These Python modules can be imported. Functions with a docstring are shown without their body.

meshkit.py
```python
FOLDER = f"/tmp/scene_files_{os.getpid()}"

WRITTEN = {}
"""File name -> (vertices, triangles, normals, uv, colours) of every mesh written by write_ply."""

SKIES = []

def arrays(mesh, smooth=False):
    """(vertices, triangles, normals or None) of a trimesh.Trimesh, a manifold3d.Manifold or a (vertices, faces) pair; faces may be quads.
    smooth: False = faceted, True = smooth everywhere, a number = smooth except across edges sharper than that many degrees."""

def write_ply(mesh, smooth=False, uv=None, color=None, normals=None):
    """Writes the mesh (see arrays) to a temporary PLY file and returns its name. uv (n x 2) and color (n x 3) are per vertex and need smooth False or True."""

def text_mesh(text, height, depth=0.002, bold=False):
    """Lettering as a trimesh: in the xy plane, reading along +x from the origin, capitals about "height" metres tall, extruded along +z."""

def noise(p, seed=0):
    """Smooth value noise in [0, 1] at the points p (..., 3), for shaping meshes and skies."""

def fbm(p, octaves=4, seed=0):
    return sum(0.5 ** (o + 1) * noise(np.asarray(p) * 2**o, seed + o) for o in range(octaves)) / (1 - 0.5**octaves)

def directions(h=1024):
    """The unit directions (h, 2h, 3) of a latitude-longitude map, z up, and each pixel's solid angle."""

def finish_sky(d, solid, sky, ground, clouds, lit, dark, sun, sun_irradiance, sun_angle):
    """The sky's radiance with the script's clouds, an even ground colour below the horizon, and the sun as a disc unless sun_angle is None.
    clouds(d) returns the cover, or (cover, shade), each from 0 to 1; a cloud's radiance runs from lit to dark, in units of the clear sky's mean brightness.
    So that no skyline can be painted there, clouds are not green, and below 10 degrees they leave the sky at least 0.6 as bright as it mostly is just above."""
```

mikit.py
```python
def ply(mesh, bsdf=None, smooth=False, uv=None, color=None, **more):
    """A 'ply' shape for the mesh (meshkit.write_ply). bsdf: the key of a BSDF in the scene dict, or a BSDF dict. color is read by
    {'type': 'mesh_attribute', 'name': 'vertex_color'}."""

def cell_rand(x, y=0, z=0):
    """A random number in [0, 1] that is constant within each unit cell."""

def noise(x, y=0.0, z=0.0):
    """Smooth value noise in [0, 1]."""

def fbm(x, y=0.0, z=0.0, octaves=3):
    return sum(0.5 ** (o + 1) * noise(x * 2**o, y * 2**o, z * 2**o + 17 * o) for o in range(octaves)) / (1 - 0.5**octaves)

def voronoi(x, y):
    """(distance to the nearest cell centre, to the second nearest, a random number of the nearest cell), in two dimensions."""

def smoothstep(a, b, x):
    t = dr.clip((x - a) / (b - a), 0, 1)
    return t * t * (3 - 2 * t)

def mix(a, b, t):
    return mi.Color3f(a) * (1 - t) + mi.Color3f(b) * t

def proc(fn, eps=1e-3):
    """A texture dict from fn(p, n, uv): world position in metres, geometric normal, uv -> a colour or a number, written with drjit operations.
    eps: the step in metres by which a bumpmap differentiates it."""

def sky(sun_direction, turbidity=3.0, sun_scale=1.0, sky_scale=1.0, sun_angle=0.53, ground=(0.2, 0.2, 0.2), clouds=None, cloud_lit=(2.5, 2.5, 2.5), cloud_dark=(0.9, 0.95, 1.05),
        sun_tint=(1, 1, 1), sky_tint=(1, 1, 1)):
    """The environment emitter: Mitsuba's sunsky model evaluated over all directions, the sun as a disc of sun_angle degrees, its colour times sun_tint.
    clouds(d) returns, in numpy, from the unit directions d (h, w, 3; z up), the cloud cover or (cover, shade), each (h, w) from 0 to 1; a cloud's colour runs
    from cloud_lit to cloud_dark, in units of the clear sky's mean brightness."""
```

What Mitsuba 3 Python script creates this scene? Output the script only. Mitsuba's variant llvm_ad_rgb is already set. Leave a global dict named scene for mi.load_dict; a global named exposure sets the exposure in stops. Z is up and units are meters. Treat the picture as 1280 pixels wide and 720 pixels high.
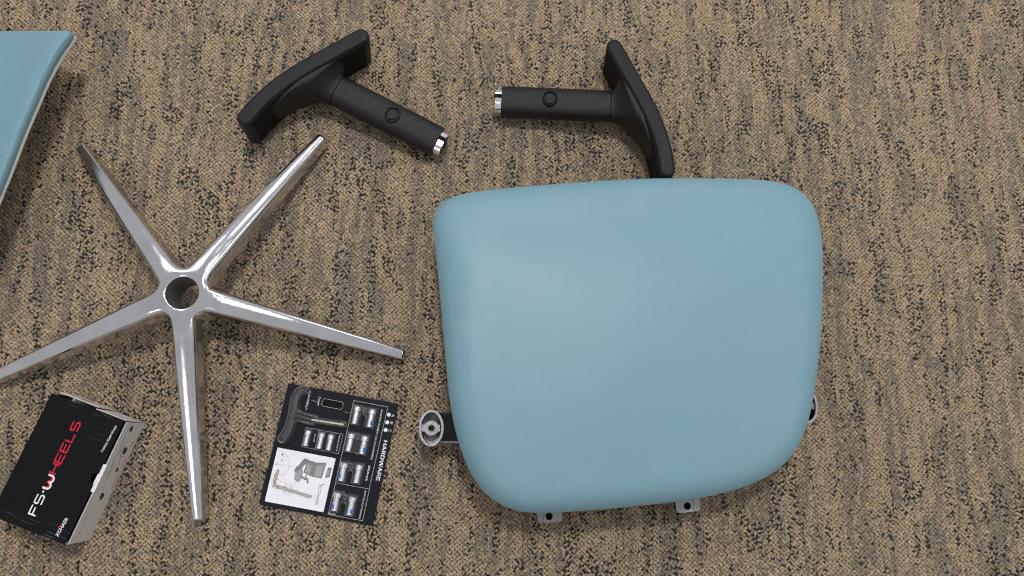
import math
import numpy as np
import drjit as dr
import trimesh
import manifold3d as m3
from shapely.geometry import Polygon, LineString, Point, box as sbox
from shapely import affinity
from shapely.ops import unary_union
import mitsuba as mi
import meshkit
import mikit
from mikit import proc, noise, fbm, cell_rand, smoothstep, mix

T = mi.ScalarTransform4f
rng = np.random.default_rng(7)
scene, labels = {}, {}

# ------------------------------------------------------------------ camera
H, F, TILT, ROLL = 1.2, 960.0, 0.1948, -0.05322
_ct, _st = math.cos(TILT), math.sin(TILT)
_R = np.array([[math.cos(ROLL), 0, math.sin(ROLL)], [0, 1, 0], [-math.sin(ROLL), 0, math.cos(ROLL)]])
FW, UP, RT = _R @ [0, _st, -_ct], _R @ [0, _ct, _st], _R @ [1.0, 0, 0]
EYE = np.array([0, 0, H])
scene['camera'] = {'type': 'perspective', 'fov': 2 * math.degrees(math.atan(640 / F)), 'fov_axis': 'x',
                   'near_clip': 0.05, 'far_clip': 60.0,
                   'to_world': T().look_at(origin=EYE.tolist(), target=(EYE + FW).tolist(), up=UP.tolist())}
exposure = 0.12

# ------------------------------------------------------------------ light: ceiling lamps and the soft light of the room
scene['room_light'] = {'type': 'constant', 'radiance': {'type': 'rgb', 'value': [0.405, 0.408, 0.42]}}
CEIL = 2.7


def lamp(key, x, y, sx, sy, rad, label, rot=0, round_=False):
    m = T().translate([x, y, CEIL]).rotate([0, 0, 1], rot).rotate([1, 0, 0], 180).scale([sx, sy, 1])
    scene[key] = {'type': 'disk' if round_ else 'rectangle', 'to_world': m,
                  'bsdf': {'type': 'diffuse', 'reflectance': {'type': 'rgb', 'value': [0.8, 0.8, 0.8]}},
                  'emitter': {'type': 'area', 'radiance': {'type': 'rgb', 'value': rad}}}
    labels[key] = {'label': label, 'category': 'ceiling light', 'group': 'ceiling lights above the carpet'}


lamp('ceiling_light', 0.10, 0.95, 0.16, 0.16, [118, 116, 112.5], 'round ceiling downlight above the middle of the carpet', round_=True)
_pan = [(-1.55, -1.7), (-1.55, 2.1), (2.2, 0.4), (-0.05, 2.75), (1.55, 2.9)]
_pn = ['near left', 'far left', 'middle right', 'far middle', 'far right']
for _i, (_x, _y) in enumerate(_pan):
    lamp(f'ceiling_light_{_i + 1:03d}', _x, _y, 0.3, 0.6, [5.2, 5.2, 5.3], _pn[_i] + ' rectangular white ceiling light panel, hanging high above the carpet')

# ------------------------------------------------------------------ helpers
G = 0.0105          # level of the top of the carpet pile


def at(u, v, z):
    """The point at height z that the photograph shows at (u, v) of its 1280 x 720 pixels."""
    d = FW + RT * (u - 640) / F + UP * (360 - v) / F
    return EYE + d * (z - H) / d[2]


def put(key, mesh, bsdf, to_world=None, smooth=False, **kw):
    if key in scene:
        n = 1
        while f'{key}_{n:03d}' in scene:
            n += 1
        key = f'{key}_{n:03d}'
    d = mikit.ply(mesh, bsdf, smooth=smooth, **kw)
    if to_world is not None:
        d['to_world'] = to_world
    scene[key] = d
    return key


def put_normals(key, v, f, n, bsdf, to_world=None):
    path = meshkit.write_ply((v, f), normals=n)
    d = {'type': 'ply', 'filename': path, 'face_normals': False, 'bsdf': {'type': 'ref', 'id': bsdf}}
    if to_world is not None:
        d['to_world'] = to_world
    scene[key] = d
    return d


def loft(rings, cap0=True, cap1=True):
    rings = np.asarray(rings, float)
    n, m, _ = rings.shape
    v = rings.reshape(-1, 3)
    i, j = np.meshgrid(np.arange(n - 1), np.arange(m), indexing='ij')
    a, b = i * m + j, i * m + (j + 1) % m
    f = np.concatenate([np.stack([a, b, b + m], -1).reshape(-1, 3), np.stack([a, b + m, a + m], -1).reshape(-1, 3)])
    extra = []
    for on, k, flip in ((cap0, 0, True), (cap1, n - 1, False)):
        if on:
            c = len(v)
            v = np.vstack([v, rings[k].mean(0)])
            jj = np.arange(m)
            t = np.stack([k * m + jj, k * m + (jj + 1) % m, np.full(m, c)], 1)
            extra.append(t[:, ::-1] if flip else t)
    f = np.vstack([f, *extra]) if extra else f
    mesh = trimesh.Trimesh(v, f, process=False)
    if mesh.volume < 0:
        mesh.invert()
    return mesh


def ring_of(poly_pts, n):
    p = np.asarray(poly_pts, float)
    q = np.vstack([p, p[:1]])
    s = np.r_[0, np.cumsum(np.linalg.norm(np.diff(q, axis=0), axis=1))]
    t = np.linspace(0, s[-1], n, endpoint=False)
    return np.stack([np.interp(t, s, q[:, 0]), np.interp(t, s, q[:, 1])], 1)


def smooth_ring(pts, n, passes=2):
    """A closed Catmull-Rom curve through pts, resampled to n points."""
    p = np.asarray(pts, float)
    out = []
    k = len(p)
    for i in range(k):
        p0, p1, p2, p3 = p[i - 1], p[i], p[(i + 1) % k], p[(i + 2) % k]
        for t in np.linspace(0, 1, 12, endpoint=False):
            out.append(0.5 * (2 * p1 + (p2 - p0) * t + (2 * p0 - 5 * p1 + 4 * p2 - p3) * t * t + (3 * p1 - p0 - 3 * p2 + p3) * t ** 3))
    r = ring_of(out, n)
    for _ in range(passes):
        r = 0.25 * np.roll(r, 1, 0) + 0.5 * r + 0.25 * np.roll(r, -1, 0)
    return r


def normals2(r):
    t = np.roll(r, -1, 0) - np.roll(r, 1, 0)
    n = np.stack([t[:, 1], -t[:, 0]], 1)
    n /= np.linalg.norm(n, axis=1, keepdims=True) + 1e-12
    area = 0.5 * np.sum(r[:, 0] * np.roll(r[:, 1], -1) - np.roll(r[:, 0], -1) * r[:, 1])
    return n if area > 0 else -n


def rounded_prism(poly, z0, z1, r, n=4, count=96):
    """A shapely polygon extruded from z0 to z1 with rounded upper and lower edges."""
    ring = ring_of(np.asarray(poly.exterior.coords)[:-1], count)
    nn = normals2(ring)
    prof = []
    for k in range(n + 1):
        a = math.pi / 2 * k / n
        prof.append((r * (1 - math.sin(a)), z0 + r * (1 - math.cos(a))))
    for k in range(n + 1):
        a = math.pi / 2 * (1 - k / n)
        prof.append((r * (1 - math.sin(a)), z1 - r * (1 - math.cos(a))))
    rings = [np.c_[ring - nn * ins, np.full(count, z)] for ins, z in prof]
    side = loft(rings, False, False)
    parts = [side]
    for k, z, flip in ((0, z0, True), (-1, z1, False)):
        pv, pf = trimesh.creation.triangulate_polygon(Polygon(rings[k][:, :2]).buffer(0), engine='earcut')
        a = np.cross(np.r_[pv[pf[0][1]] - pv[pf[0][0]], 0], np.r_[pv[pf[0][2]] - pv[pf[0][0]], 0])[2]
        if (a > 0) == flip:
            pf = pf[:, ::-1]
        parts.append(trimesh.Trimesh(np.c_[pv, np.full(len(pv), z)], pf, process=False))
    return trimesh.util.concatenate(parts)


def flat(geom, z=0.0, depth=0.0002):
    """Flat print: a shapely shape as a very thin sheet."""
    gs = [g for g in getattr(geom, 'geoms', [geom]) if g.area > 1e-10]
    ms = [trimesh.creation.extrude_polygon(g, depth, engine='earcut') for g in gs]
    m = trimesh.util.concatenate(ms)
    m.apply_translation([0, 0, z])
    return m


def bevel_box(sx, sy, sz, r=0.001):
    h = [s / 2 - r for s in (sx, sy, sz)]
    pts = []
    for a in (-1, 1):
        for b in (-1, 1):
            for c in (-1, 1):
                for k in range(3):
                    p = [a * h[0], b * h[1], c * h[2]]
                    p[k] += (a, b, c)[k] * r
                    pts.append(p)
    return trimesh.convex.convex_hull(np.array(pts))


def moved(mesh, loc=(0, 0, 0), rotz=0.0):
    m = mesh.copy()
    m.apply_transform(trimesh.transformations.rotation_matrix(rotz, [0, 0, 1]))
    m.apply_translation(loc)
    return m


def cyl(p, q, r0, r1=None, n=20, bev=0.0):
    """A round bar from p to q with slightly bevelled ends."""
    p, q = np.asarray(p, float), np.asarray(q, float)
    r1 = r0 if r1 is None else r1
    d = q - p
    L = np.linalg.norm(d)
    d /= L
    x = np.cross(d, [0, 0, 1] if abs(d[2]) < 0.9 else [1, 0, 0])
    x /= np.linalg.norm(x)
    y = np.cross(d, x)
    a = np.linspace(0, 2 * math.pi, n, endpoint=False)
    c = np.cos(a)[:, None] * x + np.sin(a)[:, None] * y
    st = [(0, r0 - bev), (bev, r0), (L - bev, r1), (L, r1 - bev)] if bev else [(0, r0), (L, r1)]
    return loft([p + d * s + c * r for s, r in st])


def tube(path, r, n=12):
    """A round tube along a path; r a number or one per point."""
    p = np.asarray(path, float)
    r = np.broadcast_to(r, len(p))
    t = np.gradient(p, axis=0)
    t /= np.linalg.norm(t, axis=1, keepdims=True)
    rings = []
    a = np.linspace(0, 2 * math.pi, n, endpoint=False)
    for k in range(len(p)):
        x = np.cross(t[k], [0, 0, 1.0])
        x /= np.linalg.norm(x) + 1e-9
        y = np.cross(t[k], x)
        rings.append(p[k] + r[k] * (np.cos(a)[:, None] * x + np.sin(a)[:, None] * y))
    return loft(rings)


def bez(pts, n=24):
    """Smooth open curve through pts."""
    p = np.asarray(pts, float)
    p = np.vstack([2 * p[0] - p[1], p, 2 * p[-1] - p[-2]])
    out = []
    for i in range(1, len(p) - 2):
        p0, p1, p2, p3 = p[i - 1:i + 3]
        for t in np.linspace(0, 1, n, endpoint=False):
            out.append(0.5 * (2 * p1 + (p2 - p0) * t + (2 * p0 - 5 * p1 + 4 * p2 - p3) * t * t + (3 * p1 - p0 - 3 * p2 + p3) * t ** 3))
    out.append(p[-2])
    return np.array(out)


def text(s, height, bold=False, wide=1.0, depth=0.0002):
    m = meshkit.text_mesh(s, height, depth, bold)
    m.apply_scale([wide, 1, 1])
    return m


def to_length(mesh, length):
    """Lettering stretched along x to a length."""
    e = mesh.extents[0]
    m = mesh.copy()
    m.apply_scale([length / e, 1, 1])
    m.apply_translation([-m.bounds[0][0], 0, 0])
    return m


# ------------------------------------------------------------------ materials
def rgb(c):
    return {'type': 'rgb', 'value': list(map(float, c))}


def principled(key, c, rough=0.5, spec=0.5, two=True, **kw):
    d = {'type': 'principled', 'base_color': c if isinstance(c, dict) else rgb(c), 'roughness': rough, 'specular': spec, **kw}
    scene[key] = {'type': 'twosided', 'bsdf': d} if two else d


scene['mat_yarn'] = {'type': 'twosided', 'bsdf': {'type': 'diffuse', 'reflectance': {'type': 'mesh_attribute', 'name': 'vertex_color'}}}


def far_carpet(p, n, uv):
    i, j = dr.floor(p.x / 0.0037), dr.floor(p.y / 0.0035)
    c, e = cell_rand(i, j), cell_rand(i, j, 5)
    b = 0.72 * noise(i / 1.9, j / 10.0, 2.5) + 0.28 * noise(i / 6.0, j / 20.0, 7.5)
    g = 0.78 * noise(i / 2.0, j / 20.0, 11.5) + 0.22 * noise(i / 9.0, j / 36.0, 15.5)
    col = mix([0.36, 0.275, 0.18], [0.22, 0.185, 0.145], smoothstep(0.50, 0.56, g + 0.16 * (c - 0.5)))
    col = mix(col, [0.035, 0.035, 0.038], dr.select((b > 0.56) & (e > 0.70), 1.0, 0.0))
    return col * (0.8 + 0.4 * cell_rand(i, j, 9))


scene['mat_floor'] = {'type': 'twosided', 'bsdf': {'type': 'diffuse', 'reflectance': proc(far_carpet)}}
scene['mat_backing'] = {'type': 'twosided', 'bsdf': {'type': 'diffuse', 'reflectance': rgb([0.075, 0.06, 0.045])}}
def polish(p, n, uv):
    return 0.00032 * noise(p.x / 0.021, p.y / 0.021, p.z / 0.021) + 0.000003 * noise(p.x / 0.004, p.y / 0.004, p.z / 0.004)


def wear(p, n, uv):
    return mix([0.76, 0.76, 0.79], [0.69, 0.69, 0.715], smoothstep(0.35, 0.7, fbm(p.x / 0.03, p.y / 0.03, p.z / 0.02)))


scene['mat_chrome'] = {'type': 'twosided', 'bsdf': {'type': 'bumpmap', 'arbitrary': proc(polish, 5e-4), 'scale': 1.0, 'bsdf':
                       {'type': 'roughconductor', 'material': 'none', 'alpha': 0.04, 'specular_reflectance': proc(wear)}}}
scene['mat_bright_chrome'] = {'type': 'twosided', 'bsdf': {'type': 'roughconductor', 'material': 'none', 'alpha': 0.04, 'specular_reflectance': rgb([0.9, 0.91, 0.93])}}
scene['mat_zinc'] = {'type': 'twosided', 'bsdf': {'type': 'roughconductor', 'material': 'none', 'alpha': 0.18, 'specular_reflectance': rgb([0.86, 0.89, 0.92])}}
scene['mat_cast'] = {'type': 'twosided', 'bsdf': {'type': 'roughconductor', 'material': 'none', 'alpha': 0.3, 'specular_reflectance': rgb([0.27, 0.27, 0.28])}}
scene['mat_gunmetal'] = {'type': 'twosided', 'bsdf': {'type': 'roughconductor', 'material': 'none', 'alpha': 0.1, 'specular_reflectance': rgb([0.25, 0.25, 0.26])}}
scene['mat_nickel'] = {'type': 'twosided', 'bsdf': {'type': 'roughconductor', 'material': 'none', 'alpha': 0.2, 'specular_reflectance': rgb([0.46, 0.43, 0.385])}}


def grain(p, n, uv):
    return 0.00045 * fbm(p.x / 0.0034, p.y / 0.0034, p.z / 0.0034, octaves=2) + 0.0006 * noise(p.x / 0.035, p.y / 0.03, p.z / 0.04)


def vinyl_color(p, n, uv):
    return mix([0.166, 0.304, 0.364], [0.176, 0.318, 0.378], fbm(p.x / 0.05, p.y / 0.05, p.z / 0.05))


scene['mat_vinyl'] = {'type': 'twosided', 'bsdf': {'type': 'bumpmap', 'arbitrary': proc(grain, 4e-4), 'scale': 1.0,
                      'bsdf': {'type': 'principled', 'base_color': proc(vinyl_color), 'roughness': 0.43, 'specular': 0.38, 'sheen': 0.1}}}


scene['mat_black'] = {'type': 'twosided', 'bsdf': {'type': 'roughplastic', 'diffuse_reflectance': rgb([0.0095, 0.010, 0.012]), 'int_ior': 1.36, 'alpha': 0.36}}
principled('mat_pad', [0.010, 0.0107, 0.013], 0.5, 0.2)
principled('mat_gloss_black', [0.005, 0.005, 0.006], 0.15, 0.25)
principled('mat_dark', [0.0045, 0.0045, 0.005], 0.6, 0.12)
principled('mat_shell', [0.46, 0.455, 0.43], 0.5)


def lid_color(p, n, uv):
    # scuffed white scratches across the short way of the box, mostly towards its two ends
    a = (p.x - BOX[0]) * BD[0] + (p.y - BOX[1]) * BD[1]
    b = -(p.x - BOX[0]) * BD[1] + (p.y - BOX[1]) * BD[0]
    s = noise(a / 0.0009, b / 0.03, 3.0)
    near = smoothstep(0.045, 0.088, dr.abs(a))
    w = smoothstep(0.80, 0.93, s) * (0.05 + near) * smoothstep(0.35, 0.6, noise(a / 0.012, b / 0.02, 9.0))
    return mix([0.0045, 0.005, 0.006], [0.07, 0.075, 0.08], dr.clip(w, 0, 1))


BD = (at(154, 527.3, .072) - at(80, 681.5, .072))[:2]
BD = BD / np.linalg.norm(BD)
BOX = np.mean([at(*p, .072)[:2] for p in ((68.8, 491.6), (154, 527.3), (80, 681.5), (-15.7, 642.6))], axis=0)
BD, BOX = [float(x) for x in BD], [float(x) for x in BOX]
scene['mat_lid'] = {'type': 'twosided', 'bsdf': {'type': 'principled', 'base_color': proc(lid_color), 'roughness': 0.45, 'specular': 0.14}}


def board_color(p, n, uv):
    return mix([0.56, 0.525, 0.50], [0.62, 0.585, 0.56], fbm(p.x / 0.01, p.y / 0.01, p.z / 0.01))


scene['mat_board'] = {'type': 'twosided', 'bsdf': {'type': 'diffuse', 'reflectance': proc(board_color)}}
principled('mat_bore', [0.10, 0.10, 0.10], 0.45, 0.5)
principled('mat_handle', [0.03, 0.031, 0.035], 0.2, 0.6)
principled('mat_kraft', [0.28, 0.20, 0.13], 0.8, 0.2)
principled('mat_white_card', [0.80, 0.80, 0.81], 0.6, 0.3)
principled('mat_ink_white', [0.80, 0.80, 0.82], 0.5, 0.3)
principled('mat_ink_red', [0.60, 0.012, 0.035], 0.5, 0.3)
principled('mat_ink_grey', [0.20, 0.20, 0.21], 0.6, 0.3)
principled('mat_ink_mid', [0.34, 0.34, 0.35], 0.6, 0.3)
principled('mat_ink_dark', [0.045, 0.043, 0.05], 0.6, 0.3)
principled('mat_card', [0.0125, 0.013, 0.0175], 0.22, 0.18)
principled('mat_paper', [0.80, 0.80, 0.84], 0.6, 0.3)
principled('mat_blue', [0.02, 0.14, 0.52], 0.5, 0.4)
principled('mat_lint', [0.75, 0.74, 0.70], 0.9, 0.1)
scene['mat_clear_wall'] = {'type': 'blendbsdf', 'weight': 0.075, 'a': {'type': 'thindielectric', 'int_ior': 1.5}, 'b': {'type': 'twosided', 'bsdf': {'type': 'diffuse', 'reflectance': rgb([0.7, 0.72, 0.75])}}}
scene['mat_clear'] = {'type': 'thindielectric', 'int_ior': 1.5}

# ------------------------------------------------------------------ floor: slab and loop pile carpet tiles
fl = trimesh.Trimesh([[-5, -5, .0066], [5, -5, .0066], [5, 5, .0066], [-5, 5, .0066]], [[0, 1, 2], [0, 2, 3]])
put('floor', fl, 'mat_floor')
labels['floor'] = {'kind': 'structure'}

TX, TY = [-0.98, -0.447, 0.086, 0.619, 1.152], [-0.405, 0.128, 0.661, 1.194]
PX, PY = 0.0037, 0.0035
AREA = (-0.975, 1.14, -0.36, 0.93)


def carpet_tile(x0, x1, y0, y1, seed):
    xa, xb, ya, yb = max(x0, AREA[0]), min(x1, AREA[1]), max(y0, AREA[2]), min(y1, AREA[3])
    r = np.random.default_rng(seed)
    i, j = np.meshgrid(np.arange(round((xb - xa) / PX)), np.arange(round((yb - ya) / PY)), indexing='ij')
    px, py = (xb - xa) / i.shape[0], (yb - ya) / i.shape[1]
    i, j = i.ravel(), j.ravel()
    n = len(i)
    odd = i % 2
    x = xa + px / 2 + i * px + 0.00095 * (1 - 2 * (j % 2)) + r.normal(0, 0.00042, n)
    y = ya + py * 0.3 + (j + 0.5 * odd) * py + r.normal(0, 0.00042, n)
    y += 0.0006 * np.sin(i * 0.9 + seed)
    # three yarns: tan, taupe, near-black, in streaks along the rows
    def nz(sx, sy, s):
        return meshkit.noise(np.stack([i / sx, (j + 7 * odd * 0) / sy, np.full(n, 0.5)], 1), seed * 31 + s)
    rnd, rnd2 = r.random(n), r.random(n)
    wob = (meshkit.noise(np.stack([i / 30, j / 22.0, 0 * i + .5], 1), seed + 900) - 0.5) * 7
    def nzw(sx, sy, s):
        return meshkit.noise(np.stack([(i + wob) / sx, j / sy, np.full(n, 0.5)], 1), seed * 31 + s)
    ni, nj = i.max() + 1, j.max() + 1
    black = 0.72 * nzw(1.9, 10, 1) + 0.28 * nzw(6, 20, 2)
    grey = 0.78 * nzw(2.0, 20, 3) + 0.22 * nzw(9, 36, 4)
    inb = black + 0.06 * (rnd - 0.5) > 0.560
    # dark loops rarely touch along a row
    R = rnd2.reshape(ni, nj)
    top = (R > np.roll(R, 1, 1)) & (R > np.roll(R, -1, 1))
    top &= ~(np.roll(top, 1, 0) & (r.random((ni, nj)) < 0.45))
    isb = inb & top.ravel()
    isb |= r.random(n) > 0.993
    isg = ((grey + 0.16 * (r.random(n) - 0.5) > 0.53) | (inb & (r.random(n) < 0.30))) & ~isb
    tan = np.array([0.495, 0.382, 0.250])
    taupe = np.array([0.300, 0.254, 0.200])
    blk = np.array([0.040, 0.040, 0.043])
    col = np.where(isb[:, None], blk, np.where(isg[:, None], taupe, tan))
    tone = 1 + 0.12 * r.normal(0, 1, n) * np.where(isb, 0.6, 1)
    mixed = (r.random(n) < 0.20) & ~isb
    col = np.where(mixed[:, None], 0.5 * (tan + taupe), col)
    col = np.clip(col * np.clip(tone, 0.62, 1.45)[:, None], 0.012, 0.7)
    # each loop: a slanted oval bump of six facets
    K = 6
    a = np.linspace(0, 2 * math.pi, K, endpoint=False)
    ang = np.where(odd == 0, 0.62, -0.62) + r.normal(0, 0.28, n) + math.pi / 2
    ra = 0.00262 * (1 + 0.12 * r.normal(0, 1, n))
    rb = 0.00192 * (1 + 0.12 * r.normal(0, 1, n))
    h = 0.0036 * (1 + 0.13 * r.normal(0, 1, n)) * np.where(isb, 0.82, 1)
    lx, ly = ra[:, None] * np.cos(a), rb[:, None] * np.sin(a)
    ca, sa = np.cos(ang)[:, None], np.sin(ang)[:, None]
    bx, by = x[:, None] + lx * ca - ly * sa, y[:, None] + lx * sa + ly * ca
    zb = 0.0072
    v = np.zeros((n, K + 1, 3))
    v[:, :K, 0], v[:, :K, 1], v[:, :K, 2] = bx, by, zb
    v[:, K, 0], v[:, K, 1], v[:, K, 2] = x + r.normal(0, 0.0002, n), y + r.normal(0, 0.0002, n), zb + h
    k = np.arange(K)
    f = np.stack([k, (k + 1) % K, np.full(K, K)], 1)[None] + (np.arange(n) * (K + 1))[:, None, None]
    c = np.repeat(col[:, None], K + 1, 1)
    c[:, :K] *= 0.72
    v, f, c = v.reshape(-1, 3), f.reshape(-1, 3), c.reshape(-1, 3)
    # backing sheet under the loops
    b = len(v)
    v = np.vstack([v, [[xa, ya + .0003, .0072], [xb, ya + .0003, .0072], [xb, yb - .0003, .0072], [xa, yb - .0003, .0072],
                       [xa, ya + .0003, .0005], [xb, ya + .0003, .0005], [xb, yb - .0003, .0005], [xa, yb - .0003, .0005]]])
    f = np.vstack([f, np.array([[0, 1, 2], [0, 2, 3], [4, 5, 1], [4, 1, 0], [5, 6, 2], [5, 2, 1], [6, 7, 3], [6, 3, 2], [7, 4, 0], [7, 0, 3]]) + b])
    c = np.vstack([c, np.tile([0.085, 0.066, 0.047], (8, 1))])
    # loop normals lean outwards at the foot and point up at the top
    nn = np.tile([0, 0, 1.0], (len(v), 1))
    out = np.stack([(bx - x[:, None]) / ra[:, None], (by - y[:, None]) / ra[:, None], np.full((n, K), 0.85)], -1)
    out /= np.linalg.norm(out, axis=-1, keepdims=True)
    full = np.zeros((n, K + 1, 3))
    full[:, :K] = out
    full[:, K] = [0, 0, 1]
    nn[:n * (K + 1)] = full.reshape(-1, 3)
    return v, f, c, nn


_s = 3
for _a in range(len(TX) - 1):
    for _b in range(len(TY) - 1):
        v, f, c, nn = carpet_tile(TX[_a], TX[_a + 1], TY[_b], TY[_b + 1], _s)
        _s += 1
        key = 'floor__carpet_tile' if 'floor__carpet_tile' not in scene else f'floor__carpet_tile_{_s - 4:03d}'
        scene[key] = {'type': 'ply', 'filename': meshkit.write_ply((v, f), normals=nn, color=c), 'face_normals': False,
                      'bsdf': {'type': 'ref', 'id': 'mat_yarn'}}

# ------------------------------------------------------------------ five-legged star base
RB, ZH, HOLE = 0.318, 0.112, 0.0222
BASE_AT, BASE_ROT = np.array([-0.4088, 0.2036, 0.0]), -0.24824


def _leg(x, y, z, np_=np):
    """Distance to one tapered leg lying along +x."""
    t = np_.clip((x - 0.04) / (RB - 0.04), 0, 1)
    t = t * t / (t + 0.02)
    a = 0.0164 + (0.0074 - 0.0164) * t
    top = ZH - 0.074 * t + 0.010 * t * (1 - t)
    dep = 0.036 + (0.0262 - 0.036) * t
    r = 0.42 * a
    zc = top - 0.20 * y * y / a - dep / 2
    qx, qy, qz = np_.abs(x - RB / 2) - RB / 2 + r, np_.abs(y) - a - 0.04 * (top - z) + r, np_.abs(z - zc) - dep / 2 + np_.minimum(r, dep * .49)
    o = np.sqrt(np.maximum(qx, 0) ** 2 + np.maximum(qy, 0) ** 2 + np.maximum(qz, 0) ** 2)
    return o + np.minimum(np.maximum(np.maximum(qx, qy), qz), 0) - np.minimum(r, dep * .49)


def base_sdf(p):
    x, y, z = p[:, 0], p[:, 1], p[:, 2]
    K = 0.019
    rho = np.sqrt(x * x + y * y)
    qx, qz = rho - 0.0295 + 0.004, np.abs(z - 0.081) - 0.031 + 0.004
    d = np.sqrt(np.maximum(qx, 0) ** 2 + np.maximum(qz, 0) ** 2) + np.minimum(np.maximum(qx, qz), 0) - 0.004
    for k in range(-2, 3):
        c, s = math.cos(k * 2 * math.pi / 5), math.sin(k * 2 * math.pi / 5)
        e = _leg(x * c + y * s, -x * s + y * c, z)
        h = np.maximum(K - np.abs(d - e), 0) / K
        d = np.minimum(d, e) - h * h * K * 0.25
    e, K2 = HOLE - rho, 0.0022
    h = np.maximum(K2 - np.abs(d - e), 0) / K2
    d = np.maximum(d, e) + h * h * K2 * 0.25
    e = (z - ZH)                      # hub and legs are machined flat at the top
    h = np.maximum(0.004 - np.abs(d - e), 0) / 0.004
    return np.maximum(d, e) + h * h * 0.001


def base_grad(p, e=2e-4):
    g = np.stack([base_sdf(p + d) - base_sdf(p - d) for d in np.eye(3) * e], 1) / (2 * e)
    return g / (np.linalg.norm(g, axis=1, keepdims=True) + 1e-9)


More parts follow.
